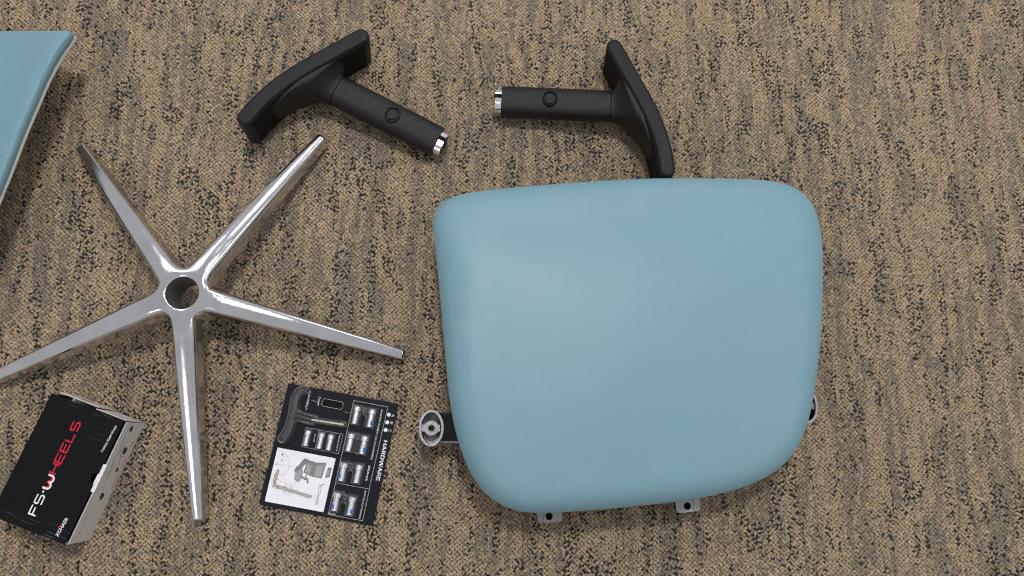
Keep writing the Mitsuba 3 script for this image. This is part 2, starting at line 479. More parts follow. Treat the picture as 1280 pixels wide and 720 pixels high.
def star_base():
    es = 0.0026
    lo, hi = np.array([0.0, -0.075, 0.005]), np.array([RB + 0.008, 0.075, ZH + 0.006])
    # the distance is worked out on a lattice first; the mesher reads it from there
    sh = np.ceil((hi - lo) / (es / 2)).astype(int) + 4
    gx, gy, gz = [lo[k] - es + np.arange(sh[k]) * es / 2 for k in range(3)]
    P = np.stack(np.meshgrid(gx, gy, gz, indexing='ij'), -1).reshape(-1, 3)
    near = np.abs(P[:, 1]) < P[:, 0] * math.tan(math.radians(36)) + 0.008
    val = np.full(len(P), 1.0)
    val[near] = base_sdf(P[near])
    val = val.reshape(sh)
    o, q = lo - es, 2 / es
    n0, n1, n2 = sh - 1

    def look(x, y, z):
        i, j, k = int((x - o[0]) * q + .5), int((y - o[1]) * q + .5), int((z - o[2]) * q + .5)
        return -float(val[min(max(i, 0), n0), min(max(j, 0), n1), min(max(k, 0), n2)])

    m = m3.Manifold.level_set(look, [*lo, *hi], es)
    t = math.radians(36)
    m = m.trim_by_plane([math.sin(t), -math.cos(t), 0], 0.0).trim_by_plane([math.sin(t), math.cos(t), 0], 0.0)
    outer, inner = m.split_by_plane([1, 0, 0], 0.058)
    res = []
    for piece in (outer, inner):
        mm = piece.to_mesh()
        v, f = np.array(mm.vert_properties[:, :3], float), np.array(mm.tri_verts)
        # drop the faces of the cuts
        def on(n, off):
            return np.abs(v @ n - off) < 1e-5
        cut = np.zeros(len(f), bool)
        for n, off in (([math.sin(t), -math.cos(t), 0], 0), ([math.sin(t), math.cos(t), 0], 0), ([1, 0, 0], 0.058)):
            cut |= on(np.array(n), off)[f].all(1)
        edge_x = on(np.array([1, 0, 0]), 0.058)
        f = f[~cut]
        for _ in range(4):
            g = base_grad(v)
            step = np.clip(base_sdf(v), -0.001, 0.001)[:, None] * g
            step[edge_x, 0] = 0
            v = v - 0.9 * step
        res.append((v, f, base_grad(v)))
    return res


(leg_v, leg_f, leg_n), (hub_v, hub_f, hub_n) = star_base()
labels['star_base'] = {'label': 'polished aluminium five-legged star base of an office chair lying on the carpet', 'category': 'chair base'}
hv, hf, hn = [], [], []
first = None
for k in range(5):
    ang = BASE_ROT + k * 2 * math.pi / 5
    M = T().translate(BASE_AT.tolist()).rotate([0, 0, 1], math.degrees(ang))
    key = 'star_base__leg' if k == 0 else f'star_base__leg_{k:03d}'
    if first is None:
        first = put_normals(key, leg_v, leg_f, leg_n, 'mat_chrome', M)
    else:
        scene[key] = {**first, 'to_world': M}
    c, s = math.cos(ang), math.sin(ang)
    Rz = np.array([[c, -s, 0], [s, c, 0], [0, 0, 1]])
    hf.append(hub_f + sum(map(len, hv)))
    hv.append(hub_v @ Rz.T + BASE_AT)
    hn.append(hub_n @ Rz.T)
hv, hf, hn = np.vstack(hv), np.vstack(hf), np.vstack(hn)
_rho = np.linalg.norm(hv[:, :2] - BASE_AT[:2], axis=1)
_bore = ((_rho < HOLE + 0.0006) & (np.abs(hn[:, 2]) < 0.35))[hf].all(1)
put_normals('star_base__hub', hv, hf[~_bore], hn, 'mat_chrome')
put_normals('star_base__hub__bore', hv, hf[_bore], hn, 'mat_bore')
labels['star_base__hub__bore'] = {'label': 'dull grey bore through the hub'}

# ------------------------------------------------------------------ seat
OUT = [(541, 283), (545, 262), (556, 251), (575, 244), (620, 237.5), (700, 230.5), (760, 226.5), (820, 224), (900, 224.3), (950, 226), (983, 232), (1006, 246),
       (1019, 268), (1025, 300), (1026.5, 340), (1024, 400), (1020, 450), (1013, 500), (1003, 540), (985, 573), (955, 597), (915, 613), (860, 625),
       (790, 633), (720, 639), (670, 641), (640, 637), (612, 622), (590, 595), (572, 550), (562, 500), (555, 430), (548, 350)]
ring = smooth_ring([at(u, v, 0.10)[:2] for u, v in OUT], 220)
cen = np.array([0.5 * (ring[:, 0].min() + ring[:, 0].max()), 0.5 * (ring[:, 1].min() + ring[:, 1].max())])
def smooth_np(x):
    x = np.clip(x, 0, 1)
    return x * x * (3 - 2 * x)


def seat_cushion():
    rings = []
    nn = normals2(ring)
    reach = (nn * (ring - cen)).sum(1)
    for _ in range(60):
        reach = 0.25 * np.roll(reach, 1) + 0.5 * reach + 0.25 * np.roll(reach, -1)
    for k in range(9):                       # under the widest line: the roll tucks in
        a = math.pi / 2 * (1 - k / 9)
        rings.append(np.c_[ring - nn * 0.020 * (1 - math.cos(a)), np.full(len(ring), 0.10 - 0.036 * math.sin(a))])
    for s in np.r_[1.0, 1 - np.geomspace(0.0015, 0.93, 70), 0.035, 0.008]:
        p = cen + (ring - cen) * s
        d = (1 - s) * reach
        yy = (p[:, 1] - cen[1]) / (ring[:, 1].max() - cen[1])
        front = smooth_np((yy + 0.1) / 1.1)
        w = 0.042 + 0.05 * front
        q = np.clip(1 - d / w, 0, 1)
        z = 0.10 + 0.040 * (1 - q ** 2.35) ** 0.5
        z += 0.009 * (1 - s * s) ** 2 - 0.020 * front ** 2 * smooth_np(d / 0.085) * smooth_np((yy + 0.1) / 1.0)
        rings.append(np.c_[p, z])
    return loft(rings, True, True)


labels['seat'] = {'label': 'large light blue vinyl chair seat cushion with rounded corners lying on its arm brackets', 'category': 'chair seat'}
put('seat__cushion', seat_cushion(), 'mat_vinyl', smooth=True)
pan = Polygon(ring).buffer(-0.035)
put('seat__seat_pan', rounded_prism(pan, 0.045, 0.066, 0.004), 'mat_dark', smooth=40)
put('seat__mechanism', moved(bevel_box(0.22, 0.2, 0.033, 0.005), (cen[0], cen[1] - 0.02, G + 0.0175)), 'mat_dark')


def oval(rx, ry, n=64):
    return Polygon([(rx * math.cos(a), ry * math.sin(a)) for a in np.linspace(0, 2 * math.pi, n, endpoint=False)])


def solid(poly, z0, z1):
    m = m3.CrossSection([np.asarray(poly.exterior.coords)[:-1]] + [np.asarray(r.coords)[:-1] for r in poly.interiors], m3.FillRule.EvenOdd).extrude(z1 - z0)
    return m.translate([0, 0, z0])


def arm_bracket(parent, side, rc, dir_len):
    """The stub arm that carries an armrest: a cast bar with a black cover and an oval socket at its end."""
    bar = LineString([(0.010, 0), (dir_len, 0)]).buffer(0.0225, cap_style='flat')
    b = parent
    put(b, moved(rounded_prism(bar, 0.045, 0.066, 0.005), (0, 0, 0)), 'mat_cast',
        T().translate([rc[0], rc[1], 0]).rotate([0, 0, 1], 0 if side > 0 else 180), smooth=40)
    cov = LineString([(0.0125, 0.0015 * side), (dir_len, 0.0015 * side)]).buffer(0.0200, cap_style='flat')
    put(b + '__cover', rounded_prism(cov, 0.064, 0.0735, 0.0022), 'mat_gloss_black',
        T().translate([rc[0], rc[1], 0]).rotate([0, 0, 1], 0 if side > 0 else 180), smooth=40)
    outer, inn = oval(0.0172, 0.0252), oval(0.0147, 0.0225)
    wall = solid(outer.difference(inn), 0.040, 0.0775)
    lip = solid(oval(0.0178, 0.0258).difference(oval(0.0144, 0.0222)), 0.0752, 0.0772)
    eye = unary_union([Point(0, 0).buffer(0.0105), sbox(-0.0155, -0.0048, 0.0155, 0.0048)]).difference(Point(0, 0).buffer(0.0047))
    web = solid(eye.intersection(oval(0.0160, 0.0238)), 0.050, 0.0695)
    bot = solid(oval(0.0162, 0.024).difference(Point(0, 0).buffer(0.0047)), 0.0405, 0.0445)
    put(b + '__socket', wall + lip + web + bot, 'mat_cast', T().translate([rc[0], rc[1], 0]), smooth=35)


arm_bracket('seat__arm_bracket', 1, at(539, 535, 0.0775), 0.16)
arm_bracket('seat__arm_bracket_001', -1, at(1008, 507, 0.0775), 0.16)
labels['seat__arm_bracket'] = {'label': 'stub arm with oval metal socket sticking out at the left of the seat'}
labels['seat__arm_bracket_001'] = {'label': 'oval metal socket half hidden under the right edge of the seat'}
for k, (p, rot) in enumerate((((687.5, 653), 0.03), ((861, 640), 0.09))):
    q = at(*p, 0.06)
    tab = sbox(-0.0178, 0.0, 0.0178, 0.07).buffer(-0.005).buffer(0.005).difference(Point(-0.001, 0.0085).buffer(0.0052))
    slit = sbox(-0.0095, 0.0004, -0.0090, 0.06) if k == 0 else sbox(0.0078, 0.0004, 0.0083, 0.06)
    m = solid(tab.difference(slit), 0.054, 0.060)
    key = put('seat__mounting_tab', m, 'mat_cast', T().translate([q[0], q[1], 0]).rotate([0, 0, 1], math.degrees(rot)), smooth=35)
    pl = solid(sbox(-0.0165, 0.002, 0.0165, 0.06).buffer(-0.004).buffer(0.004), 0.044, 0.0536)
    put(key + '__backing_plate', pl, 'mat_dark', T().translate([q[0], q[1], 0]).rotate([0, 0, 1], math.degrees(rot)))

# ------------------------------------------------------------------ armrests
SO = np.array([-.100, -.085, -.068, -.043, -.030, .007, .043, .076, .105, .128])
TO = np.array([-.0035, -.0135, -.0215, -.0365, -.0440, -.0655, -.0815, -.0925, -.0985, -.1005])


def superell(cx, cy, ux, uy, hw, hz, z, e=2.5, n=56):
    a = np.linspace(0, 2 * math.pi, n, endpoint=False)
    c = np.sign(np.cos(a)) * np.abs(np.cos(a)) ** (2 / e)
    s = np.sign(np.sin(a)) * np.abs(np.sin(a)) ** (2 / e)
    return np.stack([cx + ux * hw * c, cy + uy * hw * c, z + hz * s], 1)


def armrest(key, J, E, mirror, label):
    """Local frame: +x along the tube from the neck to the chrome end, y along the pad, z up; the pad stands on its long edge."""
    labels[key] = {'label': label, 'category': 'armrest', 'group': 'armrests lying on the carpet'}
    d = (E - J)[:2]
    ang = math.degrees(math.atan2(d[1], d[0]))
    tilt = 5.0
    M = T().translate([J[0], J[1], G + 0.0425]).rotate([0, 0, 1], ang).rotate([0, 1, 0], tilt)
    s = np.linspace(SO[0], SO[-1], 120)
    t = np.interp(s, SO, TO)
    for _ in range(160):
        t[1:-1] = 0.25 * t[:-2] + 0.5 * t[1:-1] + 0.25 * t[2:]
    ts = np.gradient(t, s)
    nx, ny = 1 / np.sqrt(1 + ts ** 2), -ts / np.sqrt(1 + ts ** 2)      # (t, s) direction towards the tube
    def band(a, b, cut):
        k = slice(3 * cut, len(s) - 3 * cut)
        o = np.stack([t + nx * a, s + ny * a], 1)[k]
        i = np.stack([t + nx * b, s + ny * b], 1)[k]
        return Polygon(np.vstack([o, i[::-1]]))
    pad = band(0, 0.0242, 0).buffer(-0.0120).buffer(0.0120)
    flipped = mirror
    def add(k, mesh, mat, smooth):
        if flipped:
            mesh = mesh.copy()
            mesh.vertices[:, 1] *= -1
            mesh.invert()
        return put(k, mesh, mat, M, smooth=smooth)
    add(key + '__pad', rounded_prism(pad, -0.043, 0.043, 0.0048, 5, 300), 'mat_pad', 50)
    plate = band(0.0200, 0.0262, 2).buffer(-0.001).buffer(0.001)
    add(key + '__pad_base', rounded_prism(plate, -0.0385, 0.0385, 0.0015, 3, 200), 'mat_dark', 40)
    # neck: sections swept from the tube's oval to the long foot on the pad
    A = bez([(0.0, -0.0250), (-0.006, -0.0285), (-0.009, -0.040), (-0.0005, -0.062), (0.002, -0.070)], 8)
    B = bez([(0.0, 0.0250), (-0.016, 0.0278), (-0.034, 0.039), (-0.055, 0.062), (-0.0675, 0.084)], 8)
    rings = []
    for k in range(len(A)):
        q = k / (len(A) - 1)
        c, h = 0.5 * (A[k] + B[k]), 0.5 * (B[k] - A[k])
        hw = np.linalg.norm(h)
        rings.append(superell(c[0], c[1], h[0] / hw, h[1] / hw, hw, 0.0190 + 0.0200 * smooth01(q * 1.35), 0, 2.6 + 0.5 * q))
    rings.append(rings[-1] + np.array([-0.010, 0.002, 0]))
    add(key + '__neck', loft(rings), 'mat_black', 40)
    L = np.linalg.norm(d)
    tub = [(0.0006, 0.0238, 0.0178), (0.0012, 0.0248, 0.0188), (0.03, 0.0250, 0.0190), (L * .5, 0.0249, 0.0192), (L - 0.0105, 0.0248, 0.0192), (L - 0.0095, 0.0243, 0.0187), (L - 0.0093, 0.020, 0.015)]
    add(key + '__tube', loft([superell(x, 0, 0, 1, w, h, 0, 2.6) for x, w, h in tub]), 'mat_black', 40)
    end = [(L - 0.012, 0.0190, 0.0138), (L + 0.0008, 0.0190, 0.0138), (L + 0.0018, 0.0180, 0.0128), (L + 0.0018, 0.0145, 0.0095), (L - 0.006, 0.0140, 0.0090)]
    ek = add(key + '__end_fitting', loft([superell(x, 0, 0, 1, w, h, 0, 3.0) for x, w, h in end]), 'mat_bright_chrome', 30)
    slot = trimesh.creation.box([0.0125, 0.0065, 0.0292])
    slot.apply_translation([L - 0.0035, -0.004, 0])
    add(ek + '__slot', slot, 'mat_dark', False)
    bx = 0.0976
    # button in its ring, on the upper face of the tube
    an = np.linspace(0, 2 * math.pi, 48, endpoint=False)
    def disc(st):
        return loft([np.stack([bx + 0.94 * r * np.cos(an), 1.06 * r * np.sin(an), np.full(48, z)], 1) for r, z in st])
    bk = add(key + '__button', disc([(0.0084, 0.017), (0.0084, 0.0203), (0.0078, 0.0210), (0.0056, 0.0208), (0.003, 0.0207)]), 'mat_black', 40)
    rg = [(0.0098, 0.0165), (0.0098, 0.0203), (0.0104, 0.0213), (0.0119, 0.0213), (0.0128, 0.0203), (0.0130, 0.0165)]
    add(bk + '__ring', loft([np.stack([bx + 0.94 * r * np.cos(an), 1.06 * r * np.sin(an), np.full(48, z)], 1) for r, z in rg], False, False), 'mat_gloss_black', 40)
    add(bk + '__recess', disc([(0.0099, 0.0172), (0.0099, 0.0186), (0.004, 0.0186)]), 'mat_dark', False)


def smooth01(x):
    x = min(max(x, 0.0), 1.0)
    return x * x * (3 - 2 * x)


armrest('armrest', at(421, 111, .06), at(554, 177.5, .05), True, 'black T-shaped armrest at the top left of the seat, above the star base')
armrest('armrest_001', at(764, 131, .06), at(620, 122.7, .05), False, 'black T-shaped armrest behind the blue seat, its pad end hidden under the cushion')

# ------------------------------------------------------------------ backrest at the left edge of the frame
BX = -0.80
EDGE = [(93, 41.5), (87, 51), (75.5, 67), (59, 97), (44, 131), (29, 166), (14.5, 204), (2, 235), (-7, 257), (-22, 292), (-36, 326), (-44, 360)]
EP = []
for _k, (_u, _v) in enumerate(EDGE):
    EP.append(at(_u, _v, 0.122 - 0.020 * (_v - 41) / 320))
EP = np.array(EP)


def dish(p):
    """Height of the panel: low along the middle, rising to both long edges."""
    hw = np.interp(-p[:, 1], -EP[:, 1], EP[:, 0]) - BX
    ze = np.interp(-p[:, 1], -EP[:, 1], EP[:, 2])
    a = np.clip(np.abs(p[:, 0] - BX) / hw, 0, 1.03)
    u = np.clip((a - 0.8) / 0.2, 0, 1.2)
    return 0.070 + (ze - 0.070) * (a ** 2.2 - 0.22 * u * u) / 0.78


def back_panel(grow, dz, thick):
    """A dished panel: an outline scaled inwards in rings; upper and lower skins joined by a rolled rim."""
    right = EP[:, :2].copy()
    right[:, 0] += grow
    right = bez(right, 8)
    top = []
    for x in np.linspace(BX, right[0, 0] - 0.004, 24)[::-1]:
        y = right[0, 1]
        for _ in range(5):
            z = dish(np.array([[x, min(y, EP[0, 1])]]))[0]
            u = 640 + (x - 0.0) * 700
            y = at(93 + (x - right[0, 0]) * 720, 40.0, z)[1] + grow
        top.append((x, y))
    half = np.vstack([np.array(top)[::-1], right])
    left = half[::-1].copy()
    left[:, 0] = 2 * BX - left[:, 0]
    r = ring_of(np.vstack([half, left]), 300)
    for _ in range(2):
        r = 0.2 * np.roll(r, 1, 0) + 0.6 * r + 0.2 * np.roll(r, -1, 0)
    c = np.array([BX, 0.40])
    nn = normals2(r)
    rings = []
    for s in (0.02, 0.2, 0.4, 0.6, 0.75, 0.85):
        p = c + (r - c) * s
        rings.append(np.c_[p, dish(p) + dz - thick])
    for k in range(11):
        a = -math.pi / 2 + math.pi * k / 10
        p = r - nn * min(thick * 0.5, 0.0045) * (1 - math.cos(a))
        rings.append(np.c_[p, dish(r) + dz - thick / 2 + thick / 2 * math.sin(a)])
    for s in (0.915, 0.86, 0.8, 0.7, 0.6, 0.5, 0.4, 0.3, 0.2, 0.1, 0.02):
        p = c + (r - c) * s
        rings.append(np.c_[p, dish(p) + dz])
    return loft(rings)


labels['backrest'] = {'label': 'light blue vinyl chair backrest with a pale rim, cut off at the left edge', 'category': 'chair backrest'}
put('backrest__cushion', back_panel(0.0, 0.008, 0.016), 'mat_vinyl', smooth=True)
put('backrest__shell', back_panel(0.0002, -0.0078, 0.006), 'mat_shell', smooth=True)
labels['backrest__shell'] = {'label': 'pale grey rim of the hard shell under the blue cushion'}
put('backrest__back_support', moved(bevel_box(0.12, 0.2, 0.030, 0.008), (BX, 0.42, 0.026)), 'mat_dark')

# ------------------------------------------------------------------ cardboard box
LB, WB, HB = 0.178, 0.110, 0.072
MB = T().translate([BOX[0], BOX[1], G - 0.001]).rotate([0, 0, 1], math.degrees(math.atan2(BD[1], BD[0])))
labels['cardboard_box'] = {'label': 'small black and grey cardboard box with red and white lettering on its lid', 'category': 'cardboard box'}
HT = HB - G + 0.001


def boxpart(name, sx, sy, sz, loc, mat, rx=0.0, ry=0.0):
    m = bevel_box(sx, sy, sz, 0.0004)
    m.apply_transform(trimesh.transformations.rotation_matrix(rx, [1, 0, 0]) @ trimesh.transformations.rotation_matrix(ry, [0, 1, 0]))
    m.apply_translation(loc)
    return put('cardboard_box__' + name, m, mat, MB)


notch = Point(0.004, -WB / 2).buffer(0.0078, 32)
lid_poly = sbox(-LB / 2, -WB / 2, LB / 2, WB / 2).difference(notch)
lid = solid(lid_poly, HT - 0.0014, HT)
put('cardboard_box__lid', lid, 'mat_lid', MB, smooth=False)
put('cardboard_box__lid_core', solid(sbox(-LB / 2 + .0006, -WB / 2 + .0004, LB / 2 - .0004, WB / 2 - .0004).difference(notch.buffer(.0004)), HT - 0.0026, HT - 0.0015), 'mat_kraft', MB)
boxpart('back_panel', LB - 0.002, 0.0014, HT - 0.003, (0, WB / 2 - 0.0008, (HT - 0.003) / 2), 'mat_lid')
boxpart('base_panel', LB - 0.002, WB - 0.002, 0.0014, (0, 0, 0.0008), 'mat_board')
boxpart('side_panel', LB - 0.001, 0.0015, HT - 0.004, (0, -WB / 2 - 0.0035, (HT - 0.004) / 2), 'mat_board', rx=-0.03)
boxpart('end_panel', 0.0015, WB - 0.002, HT - 0.003, (-LB / 2 + 0.0009, 0, (HT - 0.003) / 2), 'mat_board')
# the far end: an outer flap that bulges away from the box and the dust flap beside it
boxpart('end_flap', 0.0015, WB * 0.55, HT - 0.004, (LB / 2 + 0.0032, WB * 0.16, (HT - 0.004) / 2), 'mat_board', ry=0.05)
boxpart('end_flap', 0.0015, WB * 0.42, HT - 0.003, (LB / 2 + 0.0006, -WB * 0.305, (HT - 0.003) / 2), 'mat_board', ry=0.03)
boxpart('tuck_tab', 0.040, 0.0062, 0.0012, (0.006, -WB / 2 - 0.0015, HT - 0.0030), 'mat_white_card', rx=0.35)
scene['cardboard_box__inner_lining'] = None
del scene['cardboard_box__inner_lining']
boxpart('dust_flap', LB - 0.004, WB - 0.006, 0.001, (0, 0.001, HT - 0.016), 'mat_dark')


def stroke_text(s, stroke=0.18):
    """Wide squared capitals from strokes, unit height."""
    P = {'F': [[(0, 0), (0, 1), (1.0, 1)], [(0, .5), (.85, .5)]], 'S': [[(1, 1), (.12, 1), (0, .9), (0, .6), (.12, .5), (.88, .5), (1, .4), (1, .1), (.88, 0), (0, 0)]],
         '-': [[(0, .5), (.25, .5)]], 'H': [[(0, 0), (0, 1)], [(1, 0), (1, 1)], [(0, .5), (1, .5)]],
         'E': [[(1, 1), (0, 1), (0, 0), (1, 0)], [(0, .5), (.9, .5)]], 'L': [[(0, 1), (0, 0), (1, 0)]]}
    x, out = 0.0, []
    for ch in s:
        w = max(p[0] for l in P[ch] for p in l)
        out.append(unary_union([LineString([(a + x, b) for a, b in l]).buffer(stroke / 2, cap_style='flat', join_style='mitre') for l in P[ch]]))
        x += w + 0.27
    return unary_union(out), x - 0.27


LH = 0.0100
def lay(name, geom, x, y, mat, z=HT, sc=1.0):
    g = affinity.translate(affinity.scale(geom, sc, sc, origin=(0, 0)), x, y)
    return put('cardboard_box__' + name, flat(g, z + 0.0001), mat, MB)


def loc_box(px, py, z=0.072):
    w = at(px, py, z)[:2] - np.array(BOX)
    return np.array([w @ BD, -w[0] * BD[1] + w[1] * BD[0]])


p0, p1 = loc_box(125 / 3.275, 480 + 532 / 3.275), loc_box(323 / 3.275, 480 + 160 / 3.275)
tx, tl = p0[0], p1[0] - p0[0]
ty = 0.5 * (p0[1] + p1[1]) - LH / 2
fs, wfs = stroke_text('FS-')
he, whe = stroke_text('HEELS')
WW = 1.5
tot = wfs + 0.3 + WW + 0.3 + whe
sx = tl / tot / LH
def wide(g): return affinity.scale(g, sx, 1, origin=(0, 0))
lay('lettering', wide(fs), tx, ty, 'mat_ink_white', sc=LH)
lay('lettering', wide(he), tx + (wfs + 0.6 + WW) * LH * sx, ty, 'mat_ink_red', sc=LH)
labels['cardboard_box__lettering'] = {'label': 'white letters FS- on the lid'}
labels['cardboard_box__lettering_001'] = {'label': 'red letters HEELS on the lid'}
arc = [(WW / 4 + WW / 4 * math.cos(a), 0.42 + 0.42 * math.sin(a)) for a in np.linspace(math.pi * 0.98, 2 * math.pi, 20)]
wl = LineString([(0, .95)] + arc + [(p[0] + WW / 2, p[1]) for p in arc[1:]] + [(WW, .95)]).buffer(0.11, cap_style='flat')
lay('lettering', wide(wl), tx + (wfs + 0.3) * LH * sx, ty - 0.0008, 'mat_ink_white', sc=LH)
wr = LineString([(0.02, 1.0), (0.02, .62)] + [(p[0] * .88 + .07, p[1] + 0.22) for p in arc[1:]] + [(p[0] * .88 + .07 + WW / 2, p[1] + 0.22) for p in arc[3:]] + [(WW - .02, 1.0)]).buffer(0.13, cap_style='flat').difference(wl)
lay('lettering', wide(wr), tx + (wfs + 0.3) * LH * sx, ty - 0.0008, 'mat_ink_red', z=HT, sc=LH)


def box_text(s, height, px0, px1, mat, z=HT, bold=False):
    a, b = loc_box(*px0), loc_box(*px1)
    m = to_length(text(s, height, bold), np.linalg.norm(b - a))
    m.apply_transform(trimesh.transformations.rotation_matrix(math.atan2(*(b - a)[::-1]), [0, 0, 1]))
    m.apply_translation([a[0], a[1], z + 0.0001])
    return put('cardboard_box__lettering', m, mat, MB)


box_text('Premium Blade Wheels', 0.0034, (128.5, 565.5), (146.5, 532.5), 'mat_ink_white')
box_text('XCHAIR', 0.0042, (72.5, 671), (85.5, 648.5), 'mat_ink_white', bold=True)
box_text('-', 0.009, (76.5, 661.5), (78.5, 658), 'mat_ink_red', z=HT + 0.0004, bold=True)

# printed drawings on the grey side: lie on the leaning panel
SP = trimesh.transformations.translation_matrix([0, -WB / 2 - 0.0035 - 0.00085, (HT - 0.004) / 2]) @ trimesh.transformations.rotation_matrix(-0.03, [1, 0, 0]) @ \
    trimesh.transformations.rotation_matrix(math.pi / 2, [1, 0, 0])


def side_print(name, geom, mat):
    m = flat(geom, 0, 0.0002)
    m.apply_transform(SP)
    return put('cardboard_box__' + name, m, mat, MB)


hs = (HT - 0.004) / 2
# panel coordinates: x along the box, y up, both from its middle
blobs = [unary_union([Point(x, y).buffer(r), Point(x + 0.35 * r, y + 0.55 * r).buffer(0.8 * r)]) for x, y, r in ((0.079, 0.006, 0.0042), (0.046, -0.006, 0.0052), (0.017, -0.010, 0.0032), (-0.022, -0.002, 0.0048))]
for _b in blobs:
    side_print('wheel_drawing', _b, 'mat_ink_dark')
lines = [LineString([(0.005, 0.012), (0.088, 0.016)]), LineString([(0.017, -0.010), (0.045, 0.003)]), LineString([(0.048, 0.004), (0.078, 0.006)]), LineString([(0.040, 0.008), (0.054, 0.010)]),
         LineString([(-0.010, 0.006), (0.03, 0.009)]), LineString([(-0.075, 0.014), (-0.035, 0.015)]), LineString([(0.038, -0.012), (0.038, 0.002), (0.046, 0.002)])]
side_print('line_drawing', unary_union([l.buffer(0.00032) for l in lines]), 'mat_ink_grey')
side_print('red_print', unary_union([sbox(-0.012, -0.0215, 0.012, -0.0200), sbox(0.02, -0.0225, 0.034, -0.0212), sbox(0.052, -0.018, 0.060, -0.0166)]), 'mat_ink_red')
fm = flat(affinity.scale(Point(0, 0).buffer(0.004), 2.2, 0.8), 0, 0.0002)
fm.apply_transform(trimesh.transformations.translation_matrix([LB / 2 + 0.0044, WB * 0.16, HT * 0.55]) @ trimesh.transformations.rotation_matrix(0.05, [0, 1, 0])
                   @ trimesh.transformations.rotation_matrix(math.pi / 2, [0, 1, 0]) @ trimesh.transformations.rotation_matrix(math.pi / 2, [0, 0, 1]))
put('cardboard_box__end_print', fm, 'mat_ink_red', MB)

# ------------------------------------------------------------------ hardware card (millimetres in its own frame)
CARD = np.array([-0.20949, -0.02040])
CA = -10.477
CZ = G + 0.0002
MC = T().translate([CARD[0], CARD[1], CZ]).rotate([0, 0, 1], CA)
BT = 0.0018      # thickness of the card
mm = 0.001
labels['hardware_card'] = {'label': 'black blister card headed HARDWARE lying on the carpet between star base and seat', 'category': 'hardware card'}
put('hardware_card__board', rounded_prism(sbox(-85 * mm, -90.5 * mm, 85 * mm, 90.5 * mm).buffer(-0.001).buffer(0.001), 0, BT, 0.0003, 2, 240), 'mat_card', MC, smooth=False)


def frame(pts, w=0.00042):
    return LineString([(x * mm, y * mm) for x, y in pts]).buffer(w, cap_style='square', join_style='mitre')


fr = unary_union([frame([(17.6, 83), (70, 83), (68.4, -40), (17.9, -40), (17.6, 83)]), frame([(17.9, -40), (69, -40), (69, -86), (17.4, -86), (17.9, -40)]),
                  frame([(-43.4, 31), (12.8, 31), (12.8, 2), (-43.3, 2), (-43.4, 31)], .0003), frame([(-23.6, 31), (-23.2, 2)], .0003), frame([(-44.9, 71.3), (-35.5, 71.4)], .0003), frame([(7.8, 64), (17.4, 64.3)], .0003),
                  frame([(18, -84.2), (27, -84.2)], .0009)])
put('hardware_card__printed_frame', flat(fr, BT + 0.0001), 'mat_ink_mid', MC)


def card_text(s, height, a, b, bold=False, mat='mat_ink_white', parent='hardware_card', z=BT + 0.0001, M=MC):
    """Lettering that starts at a and ends at b (mm, its baseline)."""
    a, b = np.array(a) * mm, np.array(b) * mm
    m = to_length(text(s, height * mm, bold), np.linalg.norm(b - a))
    m.apply_transform(trimesh.transformations.rotation_matrix(math.atan2(*(b - a)[::-1]), [0, 0, 1]))
    m.apply_translation([a[0], a[1], z])
    return put(parent + '__lettering', m, mat, M)


card_text('HARDWARE', 5.6, (75.0, 33.5), (75.6, -26.0), True)
card_text('BACKREST·ARMREST BOLTS & WASHERS', 2.5, (61.0, 77.5), (61.4, 2.5))
card_text('M10×25', 2.6, (60.5, -7), (60.3, -29), True)
card_text('BASE BOLTS & WASHERS', 2.5, (62.8, -43.5), (62.4, -84.5))
card_text('ALLEN WRENCH', 3.0, (-51.6, 86), (-51.2, 57))
card_text('Cover', 3.4, (-35.5, 79), (-35, 65.5))
card_text('A', 4.2, (78.5, 73.8), (78.5, 69.9))
card_text('B', 4.2, (78.5, 62.4), (78.5, 58.8))
card_text('C', 4.2, (78.5, 50.8), (78.5, 47.0))
card_text('M6×25', 2.2, (-28.6, 24), (-28.4, 12))
card_text('M8×20 BOLTS', 1.8, (7.6, 28.5), (7.8, 5))
put('hardware_card__printed_dots', flat(unary_union([Point(74.0 * mm, y * mm).buffer(0.0029) for y in (71.9, 60.4, 48.9)]), BT + 0.0001), 'mat_ink_white', MC)


def thing(key, label, cat, group=None):
    if key in labels:
        n = 1
        while f'{key}_{n:03d}' in labels:
            n += 1
        key = f'{key}_{n:03d}'
    labels[key] = {'label': label, 'category': cat}
    if group:
        labels[key]['group'] = group
    return key


